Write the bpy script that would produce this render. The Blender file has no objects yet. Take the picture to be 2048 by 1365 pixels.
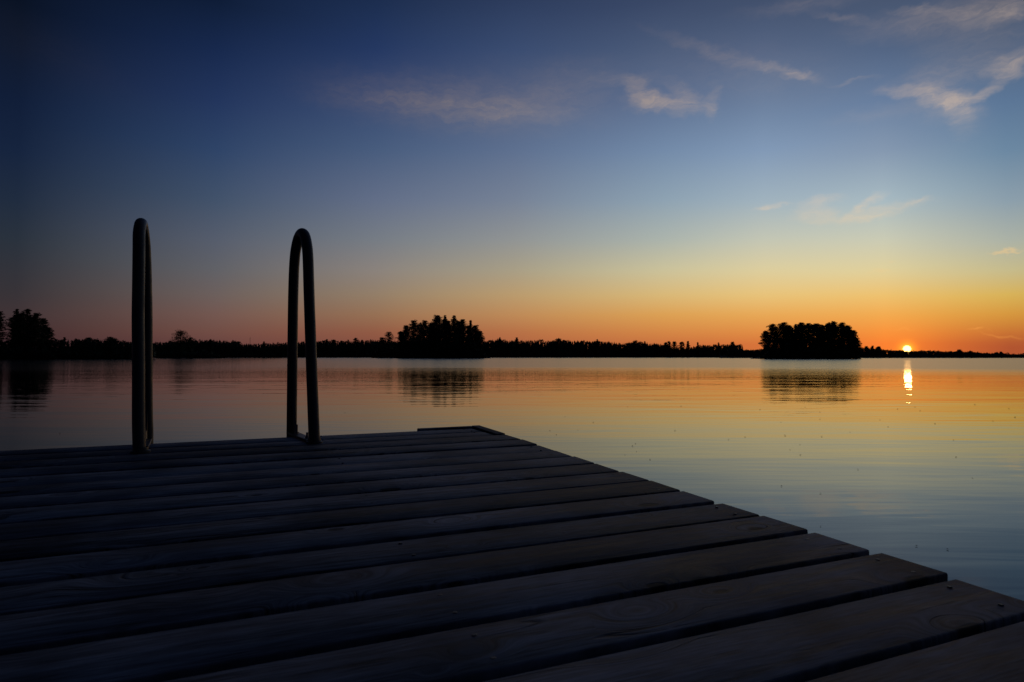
import bpy, math, random
import numpy as np
from mathutils import Vector
R = math.radians
# ------------------------------------------------------------------ camera
C = bpy.context.scene.collection
sc = bpy.context.scene
F = 1217.0            # focal length of the photograph in its own pixels (2048 wide)
HOR = 714.0           # row of the horizon
PITCH = math.atan((HOR - 682.5) / F)
EYE = 0.826           # eye above the lake
DECK = 0.5            # deck top above the lake
cam_d = bpy.data.cameras.new('camera'); cam = bpy.data.objects.new('camera', cam_d); C.objects.link(cam)
cam.location = (0, 0, EYE); cam.rotation_euler = (math.pi/2 + PITCH, 0, 0)
cam_d.sensor_width = 36; cam_d.lens = 36 * F / 2048
cam_d.clip_start = 0.02; cam_d.clip_end = 9000
cam_d.dof.use_dof = True; cam_d.dof.focus_distance = 2.7; cam_d.dof.aperture_fstop = 11
sc.camera = cam
sc.view_settings.view_transform = 'Standard'; sc.view_settings.look = 'None'
sc.view_settings.exposure = 0; sc.view_settings.gamma = 1

def ray(px, py):
    xn = (px - 1024) / F; yn = -(py - 682.5) / F
    c, s = math.cos(PITCH), math.sin(PITCH)
    return Vector((xn, c - yn*s, s + yn*c))
def azel(px, py):
    d = ray(px, py).normalized()
    return math.degrees(math.atan2(d.x, d.y)), math.degrees(math.asin(d.z))
def at(px, py, D):                                   # world point seen at a pixel, D metres deep
    d = ray(px, py); return Vector((0, 0, EYE)) + d * (D / d.y)
def lin(c): return [(v/255/12.92 if v/255 <= .04045 else ((v/255+.055)/1.055)**2.4) for v in c]

# ------------------------------------------------------------------ sky (world)
SUN_PX = (1814, 698.5)
SAZ, SEL = azel(*SUN_PX)
SUN_DIR = ray(*SUN_PX).normalized()
w = bpy.data.worlds.new('World'); sc.world = w; w.use_nodes = True
nt = w.node_tree; nt.nodes.clear(); N = nt.nodes; L = nt.links
def node(t, **k):
    n = N.new(t)
    for a, b in k.items(): setattr(n, a, b)
    return n
def put(sock, v):
    if hasattr(v, 'is_output'): L.new(v, sock)
    else: sock.default_value = v
def M(op, a, b=None, c=None, clamp=False):
    n = node('ShaderNodeMath', operation=op, use_clamp=clamp); put(n.inputs[0], a)
    if b is not None: put(n.inputs[1], b)
    if c is not None: put(n.inputs[2], c)
    return n.outputs[0]
def MR(v, a, b, c=0., d=1., smooth=False):
    n = node('ShaderNodeMapRange'); n.interpolation_type = 'SMOOTHSTEP' if smooth else 'LINEAR'; n.clamp = True
    put(n.inputs[0], v); put(n.inputs[1], a); put(n.inputs[2], b); put(n.inputs[3], c); put(n.inputs[4], d)
    return n.outputs[0]
def MIX(f, a, b):
    n = node('ShaderNodeMix', data_type='RGBA'); put(n.inputs[0], f); put(n.inputs[6], a); put(n.inputs[7], b)
    return n.outputs[2]
tc = node('ShaderNodeTexCoord')
nrm = node('ShaderNodeVectorMath', operation='NORMALIZE'); L.new(tc.outputs['Generated'], nrm.inputs[0])
sep = node('ShaderNodeSeparateXYZ'); L.new(nrm.outputs[0], sep.inputs[0])
el = M('MULTIPLY', M('ARCSINE', sep.outputs[2]), 180/math.pi)
az = M('MULTIPLY', M('ARCTAN2', sep.outputs[0], sep.outputs[1]), 180/math.pi)
YS = [0, 100, 200, 300, 400, 480, 540, 590, 630, 665, 690]
COLS = {
 30:  [(10,19,36),(17,26,46),(17,30,56),(22,36,62),(32,44,63),(42,50,61),(50,51,58),(56,51,55),(64,51,53),(66,46,48),(64,42,46)],
 430: [(15,29,55),(24,41,77),(35,53,92),(47,68,103),(66,82,106),(86,93,108),(97,97,102),(108,95,92),(115,87,80),(112,76,68),(102,65,62)],
 750: [(28,45,78),(37,56,97),(54,73,112),(72,92,125),(98,110,135),(118,124,132),(138,130,124),(147,126,104),(150,112,84),(145,90,68),(135,80,65)],
 1030:[(45,60,92),(58,76,112),(78,93,125),(94,112,143),(118,130,150),(145,148,148),(168,158,134),(186,155,110),(190,138,88),(182,112,70),(175,100,66)],
 1330:[(58,72,102),(76,92,122),(92,110,142),(115,138,168),(142,162,178),(172,180,172),(203,194,155),(217,184,120),(220,160,84),(212,134,70),(200,112,62)],
 1530:[(66,80,108),(84,100,130),(105,125,155),(130,153,182),(160,178,190),(196,198,180),(221,206,158),(232,195,122),(232,168,86),(225,140,68),(215,115,58)],
 1770:[(72,86,112),(84,102,132),(104,126,158),(133,152,176),(168,186,194),(203,203,180),(224,208,156),(238,194,112),(242,170,80),(245,145,60),(245,125,50)],
 2020:[(70,84,108),(82,100,128),(92,118,150),(108,136,162),(140,159,172),(172,178,166),(198,187,140),(216,178,88),(214,150,62),(200,115,52),(178,85,48)],
}
def ramp(stops):
    cr = node('ShaderNodeValToRGB'); e = cr.color_ramp.elements; cr.color_ramp.interpolation = 'LINEAR'
    stops = sorted(stops); e[0].position = stops[0][0]; e[0].color = (*stops[0][1], 1)
    e[1].position = stops[-1][0]; e[1].color = (*stops[-1][1], 1)
    for p, c in stops[1:-1]:
        n = e.new(p); n.color = (*c, 1)
    put(cr.inputs[0], fac); return cr.outputs[0]
fac = M('MULTIPLY', el, 1/90.)
ZEN = lin((10, 19, 38))
cols = []
DARK = [(0.0, lin((10,9,12))), (4/90, lin((10,10,15))), (12/90, lin((7,10,20))), (30/90, lin((6,11,24))), (60/90, lin((6,12,26))), (1.0, ZEN)]
cols.append((-178.0, ramp(DARK)))
cols.append((-75.0, ramp([(p, [v*.75 for v in c]) for p, c in
      [(0.0, lin((56,38,42))), (3/90, lin((50,42,50))), (9/90, lin((32,40,56))), (20/90, lin((15,26,48))), (32/90, lin((9,17,34))), (1.0, ZEN)]])))
for px, cl in COLS.items():
    st = [(max(0, azel(px, y)[1])/90, lin(c)) for y, c in zip(YS, cl)]
    top = lin(cl[0])
    st.append((40/90, [(a*.75 + b*.25) for a, b in zip(top, ZEN)])); st.append((1.0, [(a*.15 + b*.85) for a, b in zip(top, ZEN)]))
    cols.append((azel(px, 690)[0], ramp(st)))
cols.append((62.0, ramp([(0.0, lin((110,60,48))), (3/90, lin((130,100,70))), (9/90, lin((95,105,110))), (20/90, lin((55,75,105))), (40/90, lin((28,40,70))), (1.0, ZEN)])))
cols.append((110.0, ramp([(0.0, lin((50,38,42))), (6/90, lin((42,44,54))), (20/90, lin((22,32,54))), (40/90, lin((14,24,46))), (1.0, ZEN)])))
cols.append((178.0, ramp(DARK)))
sky = cols[0][1]
for (a0, c0), (a1, c1) in zip(cols, cols[1:]):
    sky = MIX(MR(az, a0, a1), sky, c1)

# wisps of high cloud: soft strokes in azimuth / elevation, broken up by stretched noise
pos = node('ShaderNodeCombineXYZ'); put(pos.inputs[0], az); put(pos.inputs[1], el)
def noise(vec, scale, stretch, detail, rot=0., dist=0.):
    mp = node('ShaderNodeMapping'); L.new(vec, mp.inputs[0]); mp.inputs['Scale'].default_value = (stretch[0], stretch[1], 1)
    mp.inputs['Rotation'].default_value = (0, 0, rot)
    n = node('ShaderNodeTexNoise'); L.new(mp.outputs[0], n.inputs['Vector']); n.inputs['Scale'].default_value = scale
    n.inputs['Detail'].default_value = detail; n.inputs['Roughness'].default_value = .6; n.inputs['Distortion'].default_value = dist
    return n
nw = noise(pos.outputs[0], .5, (1, 1.6), 3)
wv = node('ShaderNodeVectorMath', operation='MULTIPLY_ADD'); L.new(nw.outputs['Color'], wv.inputs[0])
wv.inputs[1].default_value = (2.6, 1.5, 0); L.new(pos.outputs[0], wv.inputs[2])
wv2 = node('ShaderNodeVectorMath', operation='ADD'); L.new(wv.outputs[0], wv2.inputs[0]); wv2.inputs[1].default_value = (-1.3, -.75, 0)
WISPS = [ # x, y, half length, half width, tilt (deg, + rises right), strength
 (900,208,300,44,-2,.30),(820,200,110,15,0,.24),(1000,218,140,15,-4,.30),(950,232,200,9,-2,.16),(700,190,90,20,4,.10),(1110,200,110,30,0,.14),
 (1285,185,55,17,-38,.62),(1345,212,95,14,-12,.75),(1370,188,55,15,-28,.45),(1425,208,16,26,0,.40),(1250,160,90,12,-3,.22),(1300,205,60,12,0,.35),
 (1450,112,210,12,-22,.24),(1560,138,80,7,-18,.20),(1597,154,46,7,-12,.62),(1705,165,60,4,-3,.22),
 (1820,180,85,11,-8,.55),(1880,195,60,16,-25,.62),(1915,212,55,20,-10,.75),(1965,190,60,12,38,.45),(1935,240,45,26,0,.25),(1890,150,140,18,-4,.22),(1870,205,90,30,-15,.2),
 (2025,125,65,20,0,.66),(2030,148,36,12,-12,.4),(1930,28,300,26,-5,.40),(1830,22,70,9,-16,.35),(2010,30,60,16,0,.45),(1690,38,80,8,-20,.22),(1600,10,160,14,-2,.18),
 (1545,411,45,4.5,6,.60),(1640,402,52,11,8,.55),(1632,430,60,12,-5,.60),(1735,410,52,8,28,.70),(1765,424,110,9,9,.50),(1700,438,90,6,0,.35),(1835,402,36,4,18,.35),
 (2012,501,42,2.3,8,.95),(1945,658,30,2.2,2,.75),(2005,671,66,3,-8,.45),(1808,657,34,2,0,.40),(1755,543,22,3,-5,.30),(1785,530,14,2.5,10,.25),(120,110,200,40,-20,.035),(1950,90,160,70,-5,.16),(1500,150,260,50,-12,.10),(1750,230,120,14,0,.10),(1000,190,380,60,0,.08),(1150,150,120,30,0,.12),
]
dens = None
for (x, y, hl, hw, tilt, s) in WISPS:
    a0, e0 = azel(x, y); a1, _ = azel(x+hl, y); k = (azel(x, y-hw)[1] - e0)
    mp = node('ShaderNodeMapping', vector_type='TEXTURE'); L.new(wv2.outputs[0], mp.inputs[0])
    mp.inputs['Location'].default_value = (a0, e0, 0); mp.inputs['Rotation'].default_value = (0, 0, R(tilt))
    mp.inputs['Scale'].default_value = ((a1-a0)*1.25, k*1.85, 1)
    ln = node('ShaderNodeVectorMath', operation='LENGTH'); L.new(mp.outputs[0], ln.inputs[0])
    g = MR(ln.outputs['Value'], 1.0, 0.0, 0.0, s, smooth=True)
    dens = g if dens is None else M('ADD', dens, g)
n1 = noise(wv2.outputs[0], 1.0, (.35, 1.5), 7, R(6), .6)
n2 = noise(wv2.outputs[0], 2.6, (.45, 1.9), 5, R(-9), .3)
br = M('ADD', MR(n1.outputs['Fac'], .32, .68, .45, 1.05), MR(n2.outputs['Fac'], .3, .7, -.16, .18))
alpha = M('MULTIPLY', dens, br, clamp=True)
cloud = ramp([(0.0, lin((255,150,60))), (3/90, lin((255,178,88))), (8/90, lin((245,205,140))), (13/90, lin((236,208,176))),
              (20/90, lin((208,184,162))), (25/90, lin((194,172,156))), (32/90, lin((160,146,148))), (1.0, lin((60,60,80)))])
daz = M('ABSOLUTE', M('SUBTRACT', az, SAZ))
dim = MR(daz, 8, 75, 1.0, .10)
cl2 = node('ShaderNodeVectorMath', operation='SCALE'); L.new(cloud, cl2.inputs[0]); put(cl2.inputs['Scale'], dim)
sky = MIX(M('MULTIPLY', alpha, .56), sky, cl2.outputs[0])

# the sun's disc, half behind the far trees, and the glow of the air round it
dt = node('ShaderNodeVectorMath', operation='DOT_PRODUCT'); L.new(nrm.outputs[0], dt.inputs[0]); dt.inputs[1].default_value = SUN_DIR
th = M('MULTIPLY', M('ARCCOSINE', M('MINIMUM', dt.outputs['Value'], .9999999)), 180/math.pi)
def glow(sig, col):
    g = M('EXPONENT', M('MULTIPLY', M('POWER', M('DIVIDE', th, sig), 2.0), -1.0))
    s = node('ShaderNodeVectorMath', operation='SCALE'); s.inputs[0].default_value = col; put(s.inputs['Scale'], g); return s.outputs[0]
def add(a, b):
    s = node('ShaderNodeVectorMath', operation='ADD'); put(s.inputs[0], a); put(s.inputs[1], b); return s.outputs[0]
disc = node('ShaderNodeVectorMath', operation='SCALE'); disc.inputs[0].default_value = (4.2, 2.7, .75); put(disc.inputs['Scale'], MR(th, .28, .25))
sky = add(add(sky, disc.outputs[0]), add(glow(.24, (.8, .55, .12)), add(glow(.50, (.75, .33, .0)), glow(2.2, (.10, .025, 0)))))
bg = node('ShaderNodeBackground'); L.new(sky, bg.inputs[0]); bg.inputs[1].default_value = 1.0
out = node('ShaderNodeOutputWorld'); L.new(bg.outputs[0], out.inputs[0])
w.cycles.sampling_method = 'MANUAL'; w.cycles.sample_map_resolution = 1024

# ------------------------------------------------------------------ sun lamp (setting sun)
sd = bpy.data.lights.new('sun', 'SUN'); so = bpy.data.objects.new('sun', sd); C.objects.link(so)
sd.energy = 0.006; sd.color = (1.0, .50, .16); sd.angle = R(.53)
so.rotation_euler = (-SUN_DIR).to_track_quat('-Z', 'Y').to_euler(); so.location = (0, 0, 30)

# ------------------------------------------------------------------ materials
def mat(name):
    global nt, N, L
    m = bpy.data.materials.new(name); m.use_nodes = True
    nt = m.node_tree; nt.nodes.clear(); N = nt.nodes; L = nt.links
    p = node('ShaderNodeBsdfPrincipled'); o = node('ShaderNodeOutputMaterial'); L.new(p.outputs[0], o.inputs[0])
    return m, p
def setp(p, **k):
    for a, v in k.items(): put(p.inputs[a.replace('_', ' ')], v)

mW, p = mat('lake_water')
setp(p, Base_Color=(.004, .008, .010, 1), IOR=1.333)
geo = node('ShaderNodeNewGeometry')
def wn(scale, sx, sy, rot, detail=2, dist=0.):
    n = noise(geo.outputs['Position'], scale, (sx, sy), detail, rot, dist); return n.outputs['Fac']
dl = node('ShaderNodeVectorMath', operation='LENGTH'); L.new(geo.outputs['Position'], dl.inputs[0]); dist = dl.outputs['Value']
sxyz = node('ShaderNodeSeparateXYZ'); L.new(geo.outputs['Position'], sxyz.inputs[0])
wind = MR(M('MULTIPLY_ADD', sxyz.outputs[1], .36, sxyz.outputs[0]), -14, 16, .34, 1., smooth=True)   # breeze beyond the lee of the left shore
swell = wn(1.0, .05, .42, R(7), 2, .4)
long_ = wn(1.0, .26, 1.15, R(-4), 3, .5)
small = wn(1.0, .6, 4.6, R(12), 3, .5)
chop = wn(1.0, .55, 2.5, R(3), 2, .3)
tiny = wn(1.0, 3, 14, R(5), 2)
patch = wn(1.0, .10, .18, R(20), 2, .5)
calm = MR(patch, .40, .62, .35, 1.15)
h = M('MULTIPLY', swell, .010)
h = M('MULTIPLY_ADD', M('MULTIPLY', long_, M('MULTIPLY', calm, MR(dist, 4, 14, .9, 1.7))), .0060, h)
h = M('MULTIPLY_ADD', M('MULTIPLY', small, M('MULTIPLY', calm, MR(dist, 4, 14, 1.3, 1.6))), .0011, h)
h = M('MULTIPLY_ADD', M('MULTIPLY', M('MULTIPLY', tiny, wind), MR(dist, 20, 32, 0., 1.)), .0030, h)
h = M('MULTIPLY_ADD', M('MULTIPLY', chop, MR(dist, 5, 13, .35, 1.)), 0.0052, h)
bp = node('ShaderNodeBump'); bp.inputs['Strength'].default_value = 1.0; bp.inputs['Distance'].default_value = 1.0
put(bp.inputs['Height'], h); L.new(bp.outputs[0], p.inputs['Normal'])
dj = M('MULTIPLY_ADD', M('SUBTRACT', wn(1.0, .012, .05, 0, 3), .5), 26., dist)
r1 = MR(dj, 14, 30, .006, .02, smooth=True)
rgh = M('MULTIPLY_ADD', wind, MR(dj, 24, 54, .0, .19, smooth=True), r1)
setp(p, Roughness=rgh)

def wood(name, tint, along):
    m, p = mat(name)
    tcn = node('ShaderNodeTexCoord'); g = node('ShaderNodeNewGeometry')
    rnd = g.outputs['Random Per Island']
    off = node('ShaderNodeCombineXYZ'); put(off.inputs[0], M('MULTIPLY', rnd, 37.)); put(off.inputs[1], M('MULTIPLY', rnd, 11.)); put(off.inputs[2], M('MULTIPLY', rnd, 5.))
    va = node('ShaderNodeVectorMath', operation='ADD'); L.new(tcn.outputs['Object'], va.inputs[0]); L.new(off.outputs[0], va.inputs[1]); v = va.outputs[0]
    s = (1.0, 14.0) if along == 'x' else (14.0, 1.0)
    # knots: sparse cells, stretched along the board
    kv = node('ShaderNodeMapping'); L.new(v, kv.inputs[0]); kv.inputs['Scale'].default_value = (5.0, 9.5, 0.) if along == 'x' else (9.5, 5.0, 0.)
    vo = node('ShaderNodeTexVoronoi'); L.new(kv.outputs[0], vo.inputs['Vector']); vo.inputs['Scale'].default_value = 1.0; vo.inputs['Randomness'].default_value = 1.0
    vc = node('ShaderNodeSeparateColor'); L.new(vo.outputs['Color'], vc.inputs[0])
    size = MR(vc.outputs[0], .15, 1.0, .03, .17)
    ratio = M('DIVIDE', vo.outputs['Distance'], size)
    knot = MR(ratio, 1.15, .75, 0., 1., smooth=True)
    halo = MR(ratio, 4.0, .8, 0., 1., smooth=True)
    # grain bends round the knots
    wrp = M('MULTIPLY', halo, .8)
    gm = node('ShaderNodeMapping'); L.new(v, gm.inputs[0]); gm.inputs['Scale'].default_value = (*s, 1.)
    ad = node('ShaderNodeVectorMath', operation='ADD'); L.new(gm.outputs[0], ad.inputs[0])
    cb = node('ShaderNodeCombineXYZ'); put(cb.inputs[1 if along == 'x' else 0], wrp); L.new(cb.outputs[0], ad.inputs[1])
    g1 = node('ShaderNodeTexNoise'); L.new(ad.outputs[0], g1.inputs['Vector']); g1.inputs['Scale'].default_value = 4.2; g1.inputs['Detail'].default_value = 7; g1.inputs['Roughness'].default_value = .62; g1.inputs['Distortion'].default_value = .35
    g2 = node('ShaderNodeTexNoise'); L.new(ad.outputs[0], g2.inputs['Vector']); g2.inputs['Scale'].default_value = 22.; g2.inputs['Detail'].default_value = 4
    st = node('ShaderNodeTexNoise'); L.new(v, st.inputs['Vector']); st.inputs['Scale'].default_value = 3.2; st.inputs['Detail'].default_value = 4
    crk_m = node('ShaderNodeMapping'); L.new(ad.outputs[0], crk_m.inputs[0]); crk_m.inputs['Scale'].default_value = (.55, .6, 1) if along == 'x' else (.6, .55, 1)
    wvn = node('ShaderNodeTexNoise'); L.new(crk_m.outputs[0], wvn.inputs['Vector']); wvn.inputs['Scale'].default_value = 1.3; wvn.inputs['Detail'].default_value = 2
    crack = M('MULTIPLY', MR(M('ABSOLUTE', M('SUBTRACT', wvn.outputs['Fac'], .5)), .006, .0, 0., 1.), MR(st.outputs['Fac'], .52, .62))
    tone = M('ADD', M('ADD', MR(g1.outputs['Fac'], .38, .62, .52, 1.32), MR(g2.outputs['Fac'], .32, .68, -.38, .38)), MR(rnd, 0, 1, -.26, .30))
    tone = M('MULTIPLY', tone, MR(st.outputs['Fac'], .38, .62, .5, 1.45))
    tone = M('MULTIPLY', tone, M('SUBTRACT', 1.0, M('MULTIPLY', knot, .85)))
    tone = M('MULTIPLY', tone, M('SUBTRACT', 1.0, M('MULTIPLY', crack, .8)))
    warm = MIX(MR(st.outputs['Fac'], .4, .65), (*[t*1.0 for t in tint], 1), (tint[0]*1.04, tint[1]*.99, tint[2]*.92, 1))
    sc_ = node('ShaderNodeVectorMath', operation='SCALE'); L.new(warm, sc_.inputs[0]); put(sc_.inputs['Scale'], tone)
    L.new(sc_.outputs[0], p.inputs['Base Color'])
    setp(p, Roughness=MR(g1.outputs['Fac'], .3, .7, .62, .82), IOR=1.4)
    p.inputs['Specular IOR Level'].default_value = .12
    hgt = M('SUBTRACT', M('MULTIPLY', g1.outputs['Fac'], .0012), M('MULTIPLY', crack, .002))
    hgt = M('SUBTRACT', M('MULTIPLY_ADD', g2.outputs['Fac'], .0005, hgt), M('MULTIPLY', knot, .0008))
    b = node('ShaderNodeBump'); b.inputs['Distance'].default_value = 1.; put(b.inputs['Height'], hgt); L.new(b.outputs[0], p.inputs['Normal'])
    return m
mDeck = wood('weathered_deck_boards', (.108, .122, .158), 'x')
mBeam = wood('weathered_beam', (.07, .08, .10), 'y')

def metal(name, col, rough, met):
    m, p = mat(name)
    t = node('ShaderNodeTexCoord')
    n = node('ShaderNodeTexNoise'); L.new(t.outputs['Object'], n.inputs['Vector']); n.inputs['Scale'].default_value = 18; n.inputs['Detail'].default_value = 6
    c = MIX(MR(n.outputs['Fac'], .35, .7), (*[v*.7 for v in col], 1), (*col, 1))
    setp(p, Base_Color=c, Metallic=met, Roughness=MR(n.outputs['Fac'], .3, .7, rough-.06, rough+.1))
    b = node('ShaderNodeBump'); b.inputs['Distance'].default_value = .0006; put(b.inputs['Height'], n.outputs['Fac']); L.new(b.outputs[0], p.inputs['Normal'])
    return m
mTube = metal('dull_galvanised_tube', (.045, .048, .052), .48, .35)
mScrew = metal('screw_steel', (.07, .07, .07), .5, .8)
mBolt = metal('bolt_steel', (.30, .30, .31), .3, .9)

def leafm(name, a, b_):
    m, p = mat(name); g = node('ShaderNodeNewGeometry')
    setp(p, Base_Color=MIX(g.outputs['Random Per Island'], (*a, 1), (*b_, 1)), Roughness=.75); p.inputs['Specular IOR Level'].default_value = .2
    return m
mNeedle = leafm('pine_needles', (.035, .055, .025), (.06, .08, .035))
mLeaf = leafm('broad_leaves', (.045, .075, .025), (.08, .11, .04))
mForest = leafm('far_forest_foliage', (.03, .05, .025), (.055, .075, .035))
mBark, p = mat('bark'); t_ = node('ShaderNodeTexCoord'); n_ = node('ShaderNodeTexNoise'); L.new(t_.outputs['Object'], n_.inputs['Vector']); n_.inputs['Scale'].default_value = 3
setp(p, Base_Color=MIX(n_.outputs['Fac'], (.05, .035, .025, 1), (.14, .09, .06, 1)), Roughness=.9)
mSoil, p = mat('shore_ground'); t_ = node('ShaderNodeTexCoord'); n_ = node('ShaderNodeTexNoise'); L.new(t_.outputs['Object'], n_.inputs['Vector']); n_.inputs['Scale'].default_value = .3; n_.inputs['Detail'].default_value = 8
setp(p, Base_Color=MIX(n_.outputs['Fac'], (.03, .04, .018, 1), (.09, .08, .05, 1)), Roughness=.95)
mBug, p = mat('insect_body'); setp(p, Base_Color=(.015, .013, .012, 1), Roughness=.6)

# ------------------------------------------------------------------ mesh helpers
class MB:
    def __init__(s): s.v = []; s.f = []
    def add(s, v, f):
        o = len(s.v); s.v += [tuple(p) for p in v]; s.f += [tuple(i+o for i in q) for q in f]
    def tube(s, path, radii, n=12, cap=True):
        path = [Vector(p) for p in path]; v = []; f = []; up = None
        for i, p in enumerate(path):
            t = (path[min(i+1, len(path)-1)] - path[max(i-1, 0)]).normalized()
            if up is None: up = t.orthogonal().normalized()
            up = (up - t*up.dot(t)).normalized(); b = t.cross(up); r = radii[i] if isinstance(radii, (list, tuple)) else radii
            for k in range(n):
                a = 2*math.pi*k/n; v.append(p + (up*math.cos(a) + b*math.sin(a))*r)
        for i in range(len(path)-1):
            for k in range(n):
                f.append((i*n+k, i*n+(k+1) % n, (i+1)*n+(k+1) % n, (i+1)*n+k))
        if cap: f.append(tuple(range(n-1, -1, -1))); f.append(tuple((len(path)-1)*n+k for k in range(n)))
        s.add(v, f)
    def box(s, c, h, ch=.0, ax=None):       # chamfered box: centre, half sizes
        ax = ax or (Vector((1,0,0)), Vector((0,1,0)), Vector((0,0,1)))
        c = Vector(c); v = []; f = []
        prof = []
        y, z = h[1], h[2]
        if ch: prof = [(-y+ch,-z),(y-ch,-z),(y,-z+ch),(y,z-ch),(y-ch*.3,z-ch*.3),(y-ch,z),(-y+ch,z),(-y+ch*.3,z-ch*.3),(-y,z-ch),(-y,-z+ch)]
        else: prof = [(-y,-z),(y,-z),(y,z),(-y,z)]
        n = len(prof); xs = [-h[0], -h[0]+ch, h[0]-ch, h[0]] if ch else [-h[0], h[0]]
        for i, x in enumerate(xs):
            k = 1 - (ch/min(y, z))*.6 if ch and i in (0, len(xs)-1) else 1
            for (py, pz) in prof: v.append(c + ax[0]*x + ax[1]*py*(1-(1-k)*min(y,z)/y) + ax[2]*pz*(1-(1-k)*min(y,z)/z))
        for i in range(len(xs)-1):
            for j in range(n): f.append((i*n+j, (i+1)*n+j, (i+1)*n+(j+1) % n, i*n+(j+1) % n))
        f.append(tuple(range(n))); f.append(tuple((len(xs)-1)*n+j for j in range(n-1, -1, -1)))
        s.add(v, f)
    def build(s, name, m, parent=None, smooth=False):
        me = bpy.data.meshes.new(name); me.from_pydata(s.v, [], s.f); me.update(); me.materials.append(m)
        if smooth: me.shade_smooth()
        o = bpy.data.objects.new(name, me); C.objects.link(o)
        if parent: o.parent = parent
        return o
def smooth_angle(o, deg=40):
    me = o.data; me.shade_smooth()
    import bmesh
    b = bmesh.new(); b.from_mesh(me)
    bmesh.ops.recalc_face_normals(b, faces=b.faces)
    for e in b.edges:
        if len(e.link_faces) == 2 and e.calc_face_angle(0) > R(deg): e.smooth = False
    b.to_mesh(me); b.free()
def tag(o, label=None, cat=None, group=None, kind=None):
    if label: o['label'] = label
    if cat: o['category'] = cat
    if group: o['group'] = group
    if kind: o['kind'] = kind
def empty(name, loc, rz=0):
    o = bpy.data.objects.new(name, None); C.objects.link(o); o.location = loc; o.rotation_euler = (0, 0, rz); o.empty_display_size = .1
    return o

# ------------------------------------------------------------------ the lake
mb = MB(); mb.add([(-5000, -3000, 0), (5000, -3000, 0), (5000, 6000, 0), (-5000, 6000, 0)], [(0, 1, 2, 3)])
lake = mb.build('lake', mW); tag(lake, 'calm lake reflecting the orange and blue dusk sky', 'lake', kind='structure')
mb = MB(); mb.add([(-5000, -3000, -4), (5000, -3000, -4), (5000, 6000, -4), (-5000, 6000, -4)], [(0, 1, 2, 3)])
bed = mb.build('lake_bed', mSoil); tag(bed, 'dark lake bed below the calm water', 'lake bed', kind='structure')

# ------------------------------------------------------------------ jetty (local x = along the boards, y = along the jetty)
YAW = -math.atan((519 - 1024) / F * math.cos(PITCH))
jet = empty('wooden_jetty', (0, 0, DECK), YAW)
tag(jet, 'weathered grey wooden swimming jetty of crosswise boards reaching over the lake', 'jetty')
rng = random.Random(5)
UR, UL = .957, -1.45
gaps = [.594,.718,.844,.969,1.093,1.218,1.351,1.491,1.631,1.770,1.904,2.059,2.207,2.37,2.516,2.66]
while gaps[0] > -7: gaps.insert(0, gaps[0] - .125 - rng.uniform(-.002, .002))
decking = MB(); spans = []
for a, b in zip(gaps, gaps[1:]):
    gw = rng.uniform(.0125, .017)
    y0, y1 = a + gw/2, b - gw/2
    ur = UR + rng.uniform(-.006, .006) if b < 2.45 else .905
    spans.append((y0, y1, ur))
    tilt = rng.uniform(-.0015, .0015)
    ax = (Vector((1, 0, tilt*.3)).normalized(), Vector((0, 1, rng.uniform(-.010, .010))).normalized(), Vector((0, 0, 1)))
    decking.box(((UL+ur)/2, (y0+y1)/2, -.014 + tilt), ((ur-UL)/2, (y1-y0)/2, .014), .0024, ax)
o = decking.build('decking', mDeck, jet); smooth_angle(o, 50)
# beams and posts under the boards
for x in (-1.38, -.6, .2, .84):
    mb = MB(); mb.box((x, (gaps[0]+2.6)/2, -.029-.0725), (.0225, (2.6-gaps[0])/2, .0725), .003); o = mb.build('beam', mBeam, jet)
mb = MB(); mb.box(((UL+.9)/2, 2.632, -.105), ((.9-UL)/2 - .02, .02, .073), .003); mb.build('end_beam', mDeck, jet)
for x in (-1.30, .76):
    for y in (2.3, .2, -1.9, -4.0, -6.1):
        mb = MB(); mb.tube([(x, y, -4.2), (x, y, -.05)], .06, 14); o = mb.build('post', mBeam, jet); smooth_angle(o)
# low trim round the far corner
mb = MB(); mb.box(((.66+.917)/2, 2.690, -.0145), ((.917-.66)/2, .020, .018), .003); mb.build('edge_trim', mDeck, jet)
mb = MB(); mb.box((.938, (2.385+2.710)/2, -.014), (.0205, (2.710-2.385)/2, .0185), .003); mb.build('edge_trim', mBeam, jet)
# screws
smb = MB(); smb.tube([(0, 0, -.004), (0, 0, .0001), (0, 0, .0004)], [.0033, .0033, .0026], 10)
screw = None
for (y0, y1, ur) in spans:
    if y0 < .3: continue
    for x in (ur - .045, .235):
        for y in (y0 + .024, y1 - .024):
            if screw is None: s = screw = smb.build('screw', mScrew, jet)
            else: s = screw.copy(); C.objects.link(s); s.parent = jet
            s.location = (x + rng.uniform(-.006, .006), y + rng.uniform(-.005, .005), .0005)

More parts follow.
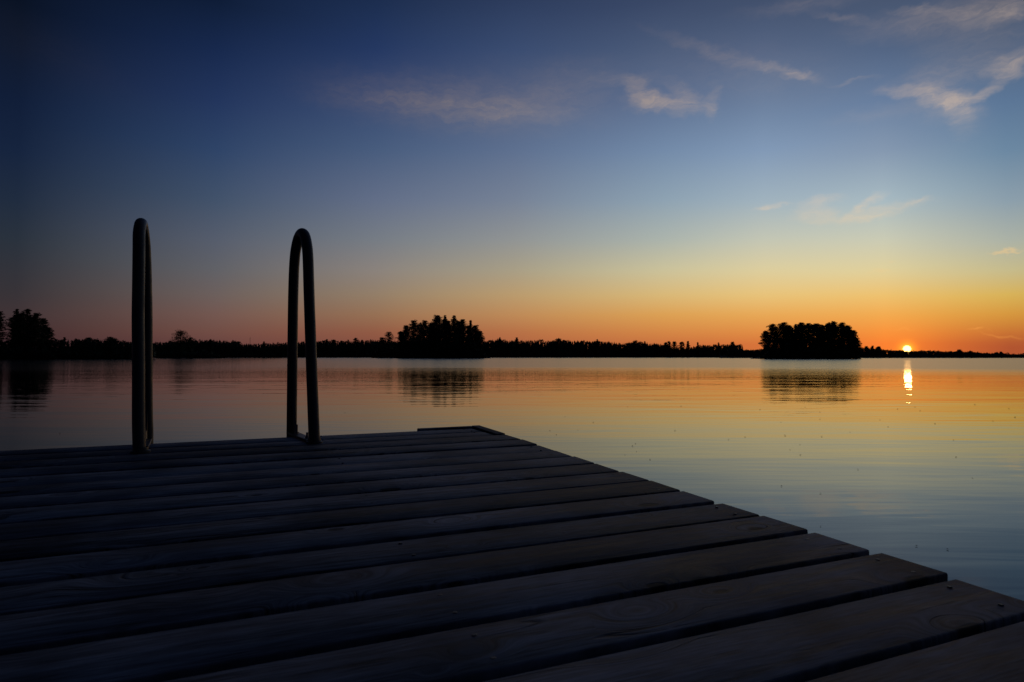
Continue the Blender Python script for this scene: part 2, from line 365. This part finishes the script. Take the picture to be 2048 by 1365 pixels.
# ------------------------------------------------------------------ bathing ladder: two hoop handrails on mounting bars, rungs below the deck edge
def catmull(pts, k=8):
    pts = [Vector(p) for p in pts]; o = []
    P = [pts[0]*2-pts[1]] + pts + [pts[-1]*2-pts[-2]]
    for i in range(1, len(P)-2):
        for j in range(k):
            t = j/k; a, b, c, d = P[i-1], P[i], P[i+1], P[i+2]
            o.append(.5*((2*b)+(-a+c)*t+(2*a-5*b+4*c-d)*t*t+(-a+3*b-3*c+d)*t**3))
    o.append(pts[-1]); return o
lad = empty('bathing_ladder', (0, 0, DECK), YAW)
tag(lad, 'dark tubular metal bathing ladder with two tall hoop handrails at the jetty end', 'ladder')
HOOP = [(0, .012), (.018, .12), (.050, .32), (.073, .47), (.092, .60), (.110, .727), (.131, .785), (.162, .823), (.206, .839), (.250, .830), (.283, .805), (.309, .765), (.325, .70), (.334, .60), (.337, .48), (.339, .24), (.339, .10), (.339, 0.0), (.339, -.25), (.339, -1.05)]
def handrail(n, f, lean, rad, zk):
    n = Vector((*n, 0)); f = Vector((*f, 0)); d = (f - n); Ln = d.length; d.normalize()
    side = Vector((1, 0, 0))
    pts = [n + d*(s*Ln/.339) + Vector((0, 0, z*zk)) + side*(float(np.interp(i, [0, 3, 6, 9, 12, 17, 19], lean))) for i, (s, z) in enumerate(HOOP)]
    mb = MB(); mb.tube(catmull(pts, 6), rad, 20); o = mb.build('handrail', mTube, lad); smooth_angle(o, 50)
    # foot collar of the near leg
    mb = MB(); mb.tube([n + Vector((0, 0, .0005)), n + Vector((0, 0, .007)), n+Vector((0, 0, .010))], [.030, .030, .024], 20); mb.tube([n+Vector((0,0,.0095)), n+Vector((0,0,.02))], [.0245, .0228], 20, False)
    c = mb.build('foot_plate', mTube, o); smooth_angle(c)
    # flat bar lying on the boards between the legs, with a standing bolt
    c0 = n + d*.028; c1 = n + d*(Ln + .012); mid = (c0+c1)/2 + Vector((0, 0, .0052)); ax = (d, Vector((0,0,1)).cross(d), Vector((0, 0, 1)))
    mb = MB(); mb.box(mid, ((c1-c0).length/2, .019, .0045), .0012, ax); bar = mb.build('mounting_bar', mTube, lad)
    mb = MB(); g = n + d*(Ln)  # gusset of the far leg
    ex = ax[1]*.004
    for sgn in (1,):
        tri = [g - d*.020 + Vector((0,0,.011)), g - d*.075 + Vector((0,0,.011)), g - d*.019 + Vector((0,0,.135))]
        v = [t + ex for t in tri] + [t - ex for t in tri]; mb.add(v, [(0,1,2),(5,4,3),(0,3,4,1),(1,4,5,2),(2,5,3,0)])
    mb.build('gusset', mTube, o)
    for s, hgt in ((.255, .030), (.10, .014)):
        q = n + d*s; mb = MB(); mb.tube([q+Vector((0,0,.009)), q+Vector((0,0,.0105))], .012, 16)
        mb.tube([q+Vector((0,0,.0102)), q+Vector((0,0,.017))], .0085, 6); mb.tube([q+Vector((0,0,.0165)), q+Vector((0,0,.017+hgt))], .0045, 10)
        bo = mb.build('bolt', mBolt, bar); smooth_angle(bo)
    return f
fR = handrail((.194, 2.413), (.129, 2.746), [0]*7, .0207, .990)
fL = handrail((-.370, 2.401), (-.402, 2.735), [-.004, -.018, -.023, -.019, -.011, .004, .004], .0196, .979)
for z in (-.28, -.53, -.78, -1.0):
    mb = MB(); a = fL + Vector((.019, 0, z)); b = fR + Vector((-.019, 0, z)); mb.box((a+b)/2, ((b-a).length/2, .03, .011), .004, ((b-a).normalized(), Vector((0,0,1)).cross((b-a).normalized()), Vector((0,0,1)))); mb.build('rung', mTube, lad)

# ------------------------------------------------------------------ shores
def interp(x, prof):
    return float(np.interp(x, [p[0] for p in prof], [p[1] for p in prof]))
def shore(name, x0, x1, D, prof, label, step=8, depth=160, seed=1, frac=.55):
    r = random.Random(seed); v = []; f = []; n = 0
    xs = np.arange(x0, x1+step, step)
    for x in xs:
        top = at(x, interp(x, prof), D).z
        jag = r.uniform(-2.2, 2.2) * D/400
        sx = (x-1024)/F
        for (dd, z) in ((jag, -.4), (jag+1.2*D/300, .22), (jag+6*D/300, .8), (D*.05, max(.8, top*frac)), (D*.05+depth, max(.8, top*frac*.9))):
            y = D + dd; v.append((sx*D*(1 + dd/D*.98), y, z + (r.uniform(-.08, .08) if z > .1 else 0)))
        n += 1
    for i in range(n-1):
        for k in range(4): a = i*5+k; f.append((a, a+5, a+6, a+1))
    mb = MB(); mb.add(v, f); o = mb.build(name, mSoil); tag(o, label, 'shore', kind='structure'); return o
P_L = [(-900,672),(-300,676),(0,681),(60,682),(105,680),(130,677),(150,680),(178,677),(200,679),(225,678),(245,681),(265,684),(310,686)]
P_M = [(180,684),(305,684),(330,683),(345,682),(385,679),(400,680),(421,679),(450,681),(478,682),(484,687),(520,687),(554,686),(575,684),(600,684),(615,682),(640,683),(653,680),(667,681),(690,681),(705,682),(715,680),(740,680),(770,680),(800,681),(965,682),(1000,677),(1015,681),(1035,678),(1050,681),(1075,680),(1095,682),(1115,679),(1150,681),(1200,682),(1228,684),(1245,686),(1268,683),(1290,685),(1320,687),(1338,692),(1360,696),(1380,694),(1395,690),(1420,691),(1450,689),(1480,689),(1515,691),(1560,692),(1720,696)]
P_R = [(1480,700),(1718,696),(1735,696),(1770,699),(1800,701),(1816,702.5),(1830,702),(1860,701),(1882,703.5),(1900,703),(1920,702.5),(1945,704),(1975,706),(1987,706.5),(2002,706),(2028,709),(2046,707.5),(2100,704),(2400,700),(2900,696)]
shore('left_shore', -900, 300, 222, P_L, 'dark low ground along the near left shore', seed=3)
shore('far_shore', 150, 1720, 610, P_M, 'dark low ground along the far middle shore', seed=4, depth=400)
shore('right_shore', 1440, 2900, 410, P_R, 'dark low ground along the right shore below the sun', seed=5, frac=.5)

def conifer(v, f, base, h, rad, r, tiers=6, sides=7):
    bx, by, bz = base
    def ring(z, rr, jit):
        a0 = r.uniform(0, 6.28); return [(bx + rr*r.uniform(1-jit, 1+jit)*math.cos(a0+6.283*k/sides), by + rr*r.uniform(1-jit, 1+jit)*math.sin(a0+6.283*k/sides), z + r.uniform(-.02, .02)*h) for k in range(sides)]
    for t in range(tiers):
        z0 = bz + h*(.10 + .84*t/tiers); z1 = z0 + h*.27*(1 - t/tiers*.45)
        rr = rad*(1 - t/tiers)**.8 + .05*rad
        o = len(v); v.extend(ring(z0, rr, .35)); v.append((bx + r.uniform(-.1, .1)*rad, by, min(z1, bz+h)))
        for k in range(sides): f.append((o+k, o+(k+1) % sides, o+sides))
def rounded(v, f, base, h, rad, r, n=46):
    bx, by, bz = base
    for _ in range(n):
        a = r.uniform(0, 6.283); ph = r.uniform(-.5, 1)*1.4; rr = rad*r.uniform(.45, 1.0)
        c = Vector((bx + rr*math.cos(a)*math.cos(ph), by + rr*math.sin(a)*math.cos(ph), bz + h*.62 + h*.34*math.sin(ph)*r.uniform(.8, 1.05)))
        s = rad*.36
        o = len(v); v.extend([tuple(c + Vector((r.uniform(-s, s), r.uniform(-s, s), r.uniform(-s, s)*.8))) for _ in range(4)]); f.extend([(o, o+1, o+2), (o, o+2, o+3), (o+1, o+3, o+2), (o, o+3, o+1)])
def forest(name, x0, x1, D, prof, label, seed, pitch, rad, roundp=.12, rows=3, jit=1.6, frac=.5):
    r = random.Random(seed); v = []; f = []
    for row in range(rows):
        d = D + 3*D/300 + row*D*.012
        x = x0
        while x < x1:
            x += pitch*F/D * r.uniform(.5, 1.5)
            yt = interp(x, prof) + (r.uniform(-jit, jit*1.6) if r.random() > .08 else -r.uniform(.8, 2.4)) + (rows-1-row)*.35
            top = at(x, yt, d); gz = .3 + (min(d - D, D*.05)/(D*.05))*top.z*frac
            h = max(1.5, top.z - gz*.6); base = (top.x, top.y + r.uniform(-1, 1), gz*.6)
            (rounded if r.random() < roundp else conifer)(v, f, base, h, rad*r.uniform(.7, 1.25)*(h/10)**.4, r)
    mb = MB(); mb.v = v; mb.f = f; o = mb.build(name, mForest); tag(o, label, 'forest', kind='stuff'); return o
forest('forest', -900, 300, 222, P_L, 'dark mixed wood lining the near left shore', 11, 1.5, 1.5, roundp=.45, jit=1.3)
forest('forest', 150, 1480, 610, [(x, y) for x, y in P_M], 'dark spruce forest lining the far middle shore between the two groves', 12, 1.9, 2.0, rows=5, jit=1.9, roundp=.2)
forest('forest', 1440, 2900, 410, P_R, 'low dark forest lining the right shore below the setting sun', 13, 1.0, 1.5, rows=5, jit=.7, roundp=.5)

# undergrowth bank in front of the forests so the shore meets the water as brush
def brush(name, x0, x1, D, z0, z1, label, seed, n, dep=4., size=.8, cat='undergrowth'):
    r = random.Random(seed); v = []; f = []
    for _ in range(n):
        x = r.uniform(x0, x1); d = D + r.uniform(0, dep); s = size*r.uniform(.5, 1.2)
        edge = min(1, (x-x0)/(.10*(x1-x0)), (x1-x)/(.10*(x1-x0))); c = Vector(((x-1024)/F*d, d, z0 + (z1-z0)*r.random()**1.3*max(.15, edge)*(.62+.38*math.sin(x*.35+seed)*math.sin(x*.13+seed*2))))
        o = len(v); v.extend([tuple(c + Vector((r.uniform(-s, s), r.uniform(-s, s), r.uniform(-s, s)*.6))) for _ in range(3)]); f.append((o, o+1, o+2))
    mb = MB(); mb.v = v; mb.f = f; o = mb.build(name, mForest); tag(o, label, cat, kind='stuff'); return o
brush('undergrowth', -400, 300, 220, .15, 3.2, 'low brush at the water line of the left shore', 21, 16000, 8, .9)
brush('undergrowth', 280, 1520, 606, .3, 5.5, 'low brush at the water line of the far middle shore', 22, 16000, 14, 1.8)
brush('undergrowth', 1480, 2200, 408, .2, 2.4, 'low brush at the water line of the right shore', 23, 9000, 8, 1.1)

# ------------------------------------------------------------------ single trees
def clump(mbv, mbf, c, rx, rz, n, s, r):
    for _ in range(n):
        while True:
            q = Vector((r.uniform(-1, 1), r.uniform(-1, 1), r.uniform(-1, 1)))
            if q.length < 1: break
        p = c + Vector((q.x*rx, q.y*rx, q.z*rz)); o = len(mbv)
        mbv.extend([tuple(p + Vector((r.uniform(-s, s), r.uniform(-s, s), r.uniform(-s, s)*.6))) for _ in range(3)]); mbf.append((o, o+1, o+2))
def tree_meshes(kind, h, rad, seed, low=.35, dense=1.0, leaf=.42):
    r = random.Random(seed); tr = MB(); cv = []; cf = []
    lean = Vector((r.uniform(-.04, .04), r.uniform(-.04, .04), 0))
    path = [Vector((0, 0, -.5)) + lean*h*t*t + Vector((math.sin(t*5+seed)*.012*h, 0, h*.96*t + .5*t)) for t in [i/8 for i in range(9)]]
    r0 = .022*h
    tr.tube(path, [r0*(1 - t/9.2) + .02 for t in range(9)], 8)
    def axis(t):
        k = t*8; i = min(7, int(k)); return path[i].lerp(path[i+1], k-i)
    nl = int({'pine': 46, 'spruce': 60, 'broad': 50, 'sparse': 46}[kind]*dense)
    for i in range(nl):
        t = low + (1-low)*((i + r.random())/nl); u = (t-low)/(1-low); a = i*2.4 + r.uniform(-.6, .6)
        if kind == 'pine': R_ = rad*(math.sin(math.pi*min(1, .18 + .80*u))**.6)*r.uniform(.55, 1.12); rise = .12*h*(u-.3)*.6
        elif kind == 'spruce': R_ = rad*((1-u)**.75 + .06)*r.uniform(.75, 1.12); rise = -.03*h
        elif kind == 'sparse': R_ = rad*(math.sin(math.pi*min(1, .12 + .84*u))**.8)*r.uniform(.6, 1.15); rise = .05*h
        else: R_ = rad*(math.sin(math.pi*min(1, .20 + .76*u))**.55)*r.uniform(.6, 1.08); rise = .04*h
        p0 = axis(min(.99, t)); tip = p0 + Vector((math.cos(a)*R_, math.sin(a)*R_, rise*R_/rad)); tip.z = min(tip.z, h*.985)
        tr.tube([p0, p0.lerp(tip, .5) + Vector((0, 0, -.02*R_)), tip], [r0*.30*(1-t)+.03, r0*.2*(1-t)+.025, .015], 5, False)
        for k, w in ((1.0, 1.0), (.62, .8), (.3, .6)) if kind != 'sparse' else ((1.0, .8), (.6, .6)):
            if R_*k < .2 and k < 1: continue
            c = p0.lerp(tip, k) + Vector((r.uniform(-.2, .2), r.uniform(-.2, .2), r.uniform(-.1, .2)))
            cs = (.34 if kind in ('pine', 'broad') else .25)*rad*w*r.uniform(.75, 1.2)*(1 if kind != 'spruce' else (1-u)*.7 + .5)
            clump(cv, cf, c, cs, cs*(.42 if kind == 'pine' else .6 if kind == 'broad' else .35), int(26*w*dense) + 6, leaf*r.uniform(.7, 1.1), r)
    clump(cv, cf, axis(.985), rad*.14, h*.018, 10, leaf*.6, r)
    cr = MB(); cr.v = cv; cr.f = cf
    return tr, cr
def plant(name, cat, px, ytop, D, kind, wpx, label, seed, group=None, low=.35, base_z=.7, dense=1.0, leaf=.42, lab=True):
    top = at(px, ytop, D); h = top.z - base_z; rad = wpx/2*D/F
    root = empty(name, (top.x, top.y, base_z)); tag(root, label, cat, group)
    tr, cr = tree_meshes(kind, h, rad, seed, low, dense, leaf)
    tr.build('trunk', mBark, root); cr.build('crown', mLeaf if kind in ('broad', 'sparse') else mNeedle, root)
    return root
ORD = ['first','second','third','fourth','fifth','sixth','seventh','eighth','ninth','tenth','eleventh','twelfth','thirteenth','fourteenth','fifteenth','sixteenth','seventeenth']
def copy_tree(root, loc, rz, s, label, group):
    r_ = root.copy(); C.objects.link(r_); r_.location = loc; r_.rotation_euler = (0, 0, rz); r_.scale = (s, s, s)
    r_['label'] = label; r_['group'] = group
    for ch in list(root.children):
        c = ch.copy(); C.objects.link(c); c.parent = r_
    return r_

def island(name, x0, x1, D, label, seed, hz=1.0):
    r = random.Random(seed); v = [(0, 0, hz)]; f = []; n = 40; cx = ((x0+x1)/2-1024)/F*D; rx = (x1-x0)/2*D/F; ry = rx*.45
    for (k, z) in ((.55, hz*.9), (.85, hz*.55), (1.0, .12), (1.03, -.5)):
        for i in range(n):
            a = 2*math.pi*i/n; j = 1 + .03*math.sin(3*a+seed) + r.uniform(-.01, .01); v.append((rx*k*j*math.cos(a), ry*k*j*math.sin(a), z + (r.uniform(-.06, .06) if z > 0 else 0)))
    for i in range(n): f.append((0, 1+i, 1+(i+1) % n))
    for q in range(3):
        for i in range(n): a = 1+q*n+i; b = 1+q*n+(i+1) % n; f.append((a, a+n, b+n, b))
    mb = MB(); mb.add(v, f); o = mb.build(name, mSoil); o.location = (cx, D + ry, 0); tag(o, label, 'island', kind='structure'); return ry

GI = 'pines of the middle grove on the lake'
ryM = island('middle_island', 782, 978, 322, 'low dark islet under the middle pine grove', 2, 1.4)
MID = [(803,662,17,'pine'),(813,650,20,'pine'),(829,639.5,24,'pine'),(846,640,22,'pine'),(859,645,18,'pine'),(872,629,25,'pine'),(889,627,20,'spruce'),(898,640,16,'pine'),(911,627.5,24,'spruce'),(926,637,20,'pine'),(938,638,17,'spruce'),(949,650,22,'pine'),(959,661,20,'pine')]
LOOK = {'pine': ['broad bushy pine','rounded pine','ragged pine','leaning dense pine','narrow rounded pine'], 'spruce': ['pointed narrow spruce','tall spiky spruce','slender spruce']}
for i, (x, y, wd, k) in enumerate(MID):
    plant('pine_tree' if k == 'pine' else 'spruce_tree', 'tree', x, y, 322 + (i*7 % 5)*3 + 4, k, wd*1.12, '%s, %s tree from the left in the middle grove' % (LOOK[k][i % len(LOOK[k])], ORD[i]), 100+i, GI, low=.22 if k == 'pine' else .15, base_z=.9, dense=1.5, leaf=.42)
GR = 'pines of the right grove beside the setting sun'
ryR = island('right_island', 1518, 1722, 236, 'low dark islet under the right grove beside the setting sun', 3, 1.0)
RI = [(1533,662,20,'pine'),(1547,647.5,24,'pine'),(1566,643.5,24,'pine'),(1580,649,18,'pine'),(1590.5,646.5,14,'spruce'),(1603,643.5,20,'pine'),(1618,645.5,22,'pine'),(1634,646,22,'pine'),(1646,648.5,20,'pine'),(1656,644.5,18,'pine'),(1667,642,20,'pine'),(1683,644,22,'pine'),(1696,650.5,20,'pine'),(1706,660,20,'pine'),(1711,676,16,'pine')]
for i, (x, y, wd, k) in enumerate(RI):
    plant('pine_tree' if k == 'pine' else 'spruce_tree', 'tree', x, y, 238 + (i*7 % 5)*2.5 + 3, k, wd*1.15, '%s, %s tree from the left in the right grove' % (LOOK[k][i % len(LOOK[k])], ORD[i]), 200+i, GR, low=.22, base_z=.7, dense=1.4, leaf=.38)
GL = 'pines of the grove at the left edge'
LE = [(-26,628,34,'pine'),(-3,621,26,'pine'),(31,614,20,'spruce'),(44,623,22,'pine'),(57,616,24,'pine'),(73,624,28,'pine'),(87,636,24,'pine'),(97,655,20,'pine')]
for i, (x, y, wd, k) in enumerate(LE):
    plant('pine_tree' if k == 'pine' else 'spruce_tree', 'tree', x, y, 216 + (i*7 % 5)*2, k, wd*.92, ('%s, %s tree from the left in the grove at the left shore' % (LOOK[k][i % len(LOOK[k])], ORD[i])) if i else 'broad bushy pine just outside the left end of the left shore grove', 300+i, GL, low=.28, base_z=1.2)
# rear rows of the groves: copies of a few
protoP = plant('pine_tree', 'tree', 880, 648, 336, 'pine', 26, 'rear pine hidden in the dense back rows of the middle grove', 400, GI, low=.12)
hP = at(880, 648, 336).z - .7
protoQ = plant('pine_tree', 'tree', 920, 650, 338, 'pine', 24, 'rear pine hidden in the dense back rows of the middle grove', 401, GI, low=.15)
hQ = at(920, 650, 338).z - .7
rr = random.Random(77)
def fill(xs, D0, D1, skyline, label, group, drop=9):
    for x in xs:
        D = rr.uniform(D0, D1); y = interp(x, skyline) + drop*rr.uniform(.5, 1.5); t = at(x, y, D); pr, hp = rr.choice([(protoP, hP), (protoQ, hQ)])
        copy_tree(pr, (t.x, t.y, .7), rr.uniform(0, 6.28), (t.z-.7)/hp, label, group)
fill([812,826,838,850,862,871,880,889,900,908,917,926,936,946,956,842,866,893,914,940], 333, 350, [(x, y) for x, y, *_ in MID], 'rear pine hidden in the dense back rows of the middle grove', GI, 9)
fill([1545,1553,1562,1570,1578,1586,1594,1602,1611,1620,1629,1638,1646,1655,1664,1673,1682,1690,1698,1575,1598,1624,1642,1660], 243, 262, [(x, y) for x, y, *_ in RI], 'rear pine hidden in the dense back rows of the right grove', GR, 5)
fill([24,36,48,60,72,84,66,42,-10,-22], 222, 236, [(x, y) for x, y, *_ in LE], 'rear pine hidden in the dense back row of the left shore grove', GL, 16)
brush('undergrowth', 790, 972, 320, .4, 13.5, 'dense bushes filling the foot of the middle grove', 31, 15000, 16, .9)
brush('undergrowth', 1522, 1718, 235, .3, 6.0, 'dense bushes filling the foot of the right grove', 32, 14000, 14, .7)
brush('undergrowth', -60, 112, 214, .4, 5.0, 'dense bushes filling the foot of the left shore grove', 33, 12000, 14, .7)

# lone and taller trees that stand out of the far shores
SOLO = [
 ('birch_tree', 360, 661, 318, 'broad', 31, 'lone open-crowned tree above the shore just right of the left handrail', .22),
 ('birch_tree', 381, 674.5, 318, 'sparse', 18, 'small bushy tree beside the lone open-crowned tree', .40),
 ('birch_tree', 778, 663.5, 400, 'broad', 21, 'round leafy tree alone just left of the middle grove', .35),
 ('birch_tree', 765, 674.5, 400, 'broad', 14, 'low round tree at the foot of the round leafy tree left of the middle grove', .3),
 ('birch_tree', 222, 674.5, 230, 'broad', 26, 'wide flat-crowned tree on the left shore just left of the left handrail', .3),
 ('birch_tree', 178, 675, 230, 'broad', 15, 'round low tree midway between the left grove and the left handrail', .3),
 ('spruce_tree', 128, 673.5, 230, 'spruce', 7, 'small spruce just right of the left shore grove', .2),
 ('spruce_tree', 152, 676, 230, 'spruce', 8, 'second small spruce right of the left shore grove', .2),
 ('spruce_tree', 421, 677, 600, 'spruce', 7, 'pointed spruce topping the far shore left of the right handrail', .2),
 ('spruce_tree', 527.5, 682, 600, 'spruce', 7, 'short spruce in the low stretch of far forest left of the right handrail', .2),
 ('spruce_tree', 653.5, 677.5, 600, 'spruce', 9, 'tall spruce topping the far shore just right of the right handrail', .2),
 ('birch_tree', 668, 679.5, 600, 'broad', 14, 'round tree topping the far shore between the right handrail and middle grove', .25),
 ('spruce_tree', 697.5, 678.5, 600, 'spruce', 7, 'slim spruce topping the far shore midway to the middle grove', .2),
 ('birch_tree', 713, 676, 600, 'broad', 12, 'small round treetop left of the middle grove, standing over the forest', .25),
 ('spruce_tree', 1000, 673.5, 600, 'spruce', 9, 'pointed treetop close to the right side of the middle grove', .2),
 ('spruce_tree', 1035, 674, 600, 'spruce', 13, 'broad pointed treetop, second to the right of the middle grove', .2),
 ('birch_tree', 1116, 676.5, 600, 'broad', 15, 'round treetop over the far forest right of the middle grove', .25),
 ('spruce_tree', 1194, 678, 600, 'spruce', 6, 'slim spike of spruce over the far forest midway between the two groves', .2),
 ('birch_tree', 1269, 681, 600, 'broad', 15, 'round dark treetop over the far forest left of the open row', .25),
 ('spruce_tree', 1289, 682, 600, 'spruce', 7, 'pointed spruce just right of the round dark treetop', .2),
 ('pine_tree', 1330, 684.5, 596, 'pine', 9, 'first tree from the left in the open row of thin trees', .3),
 ('pine_tree', 1339, 682, 596, 'pine', 8, 'second tree from the left in the open row of thin trees', .3),
 ('pine_tree', 1349.5, 683, 596, 'pine', 10, 'third tree from the left in the open row, beside the gap of sky', .3),
 ('pine_tree', 1363, 683.5, 596, 'pine', 11, 'fourth tree from the left in the open row, just past the gap of sky', .3),
 ('pine_tree', 1376, 681.5, 596, 'spruce', 10, 'fifth tree from the left in the open row, its tallest', .2),
 ('spruce_tree', 1395, 683.5, 600, 'spruce', 4, 'thin bare spike standing right of the open row of trees', .2),
 ('spruce_tree', 1436, 684.5, 600, 'spruce', 6, 'small pointed spruce left of the right grove', .2),
 ('birch_tree', 1464, 684, 600, 'broad', 11, 'small bushy treetop closest to the left side of the right grove', .25),
 ('birch_tree', 1733, 693, 405, 'broad', 8, 'first small bushy treetop right of the right grove', .25),
 ('spruce_tree', 1744.6, 691.5, 405, 'spruce', 10, 'second small treetop right of the right grove, pointed', .2),
 ('birch_tree', 1756, 693.5, 405, 'broad', 10, 'third small treetop right of the right grove', .25),
 ('birch_tree', 1918, 700.5, 405, 'broad', 10, 'small round treetop on the right shore, right of the sun', .25),
 ('spruce_tree', 1941, 702, 405, 'spruce', 6, 'small pointed treetop on the right shore beyond the round one', .2),
 ('spruce_tree', 2002, 704, 405, 'spruce', 6, 'little spruce topping the right shore near the right edge', .2),
]
for i, (nm, x, y, D, k, wd, lb, lo) in enumerate(SOLO):
    plant(nm, 'tree', x, y, D, k, wd*1.1, lb, 500+i, 'trees standing out of the shore skyline', low=lo, base_z=.6, leaf=.30*D/300+.1, dense=.8 if D > 350 else 1)
shore('shore_point', 322, 432, 306, [(322,716),(345,714),(400,713),(432,716)], 'low dark spit of land below the lone open-crowned tree', 5, 40, 9, .4)
brush('undergrowth', 315, 440, 308, .2, 5.2, 'brush on the spit below the lone open-crowned tree', 34, 5000, 14, .9)
brush('undergrowth', 745, 800, 396, .2, 9.0, 'brush below the round leafy tree left of the middle grove', 35, 3500, 10, 1.1)

# ------------------------------------------------------------------ radio mast far behind the forest
b_ = at(500, 700, 1400); t_ = at(500, 675.5, 1400)
mast = empty('radio_mast', (b_.x, b_.y, 0)); tag(mast, 'thin distant radio mast rising from the forest between the handrails', 'mast')
mb = MB(); Hm = t_.z
for k in range(3):
    a = k*2.094; mb.tube([(math.cos(a)*.9, math.sin(a)*.9, 0), (math.cos(a)*.35, math.sin(a)*.35, Hm)], .12, 5)
for i in range(24):
    z0 = Hm*i/24; z1 = Hm*(i+1)/24; k = i % 3; a = k*2.094; b = (k+1)*2.094; q0 = .9-.55*i/24
    mb.tube([(math.cos(a)*q0, math.sin(a)*q0, z0), (math.cos(b)*q0, math.sin(b)*q0, z1)], .06, 4)
mb.build('lattice', mTube, mast)
mb = MB(); mb.tube([(0, 0, Hm-1), (0, 0, Hm+3)], .1, 5); mb.build('antenna', mTube, mast)

# ------------------------------------------------------------------ insects on the water
r = random.Random(9); mb = MB(); seg = 6
mb.tube([(-.0065,0,.004),(-.004,0,.0055),(0,0,.006),(.004,0,.0055),(.0065,0,.004)], [.0006,.0022,.0028,.0022,.0008], 8)
for sg in (1, -1):
    mb.add([(-.001, sg*.001, .0075), (.003, sg*.009, .010), (-.005, sg*.010, .009)], [(0, 1, 2)])
    for q in (-.004, 0, .004): mb.tube([(q, sg*.001, .005), (q*1.6, sg*.006, .0065), (q*2.2, sg*.009, .0003)], .0004, 4)
bug0 = None
spots = [(1563,973),(1641,988),(1641,1054),(1833,1093),(1716,940),(1907,881),(1640,839),(1255,814),(1265,893),(1271,888),(1250,910),(1570,872),(1457,880),(1490,875),(1600,890),(1700,865),(1945,957),(1912,915),(1830,815),(2018,818),(1985,843),(1870,848),(1130,834),(1100,862),(1113,870),(1350,862),(1520,820),(1580,900),(1760,840),(1895,1100),(1640,825),(1840,822),(2030,835),(1610,815),(1300,920),(880,868),(690,826),(120,868)]
for i in range(10): spots.append((r.uniform(1150, 2040), r.uniform(800, 920)))
for (x, y) in spots:
    d = ray(x, y); P = Vector((0, 0, EYE)) + d*(EYE/-d.z)
    if bug0 is None: o = bug0 = mb.build('water_insect', mBug)
    else: o = bug0.copy(); C.objects.link(o)
    s = r.uniform(.4, .75)*(min(3, P.length/5))**.5; o.location = (P.x, P.y, .001); o.rotation_euler = (0, 0, r.uniform(0, 6.28)); o.scale = (s, s, s)
    tag(o, 'tiny dark insect resting on the calm lake surface', 'insect', 'insects dotted over the calm water')
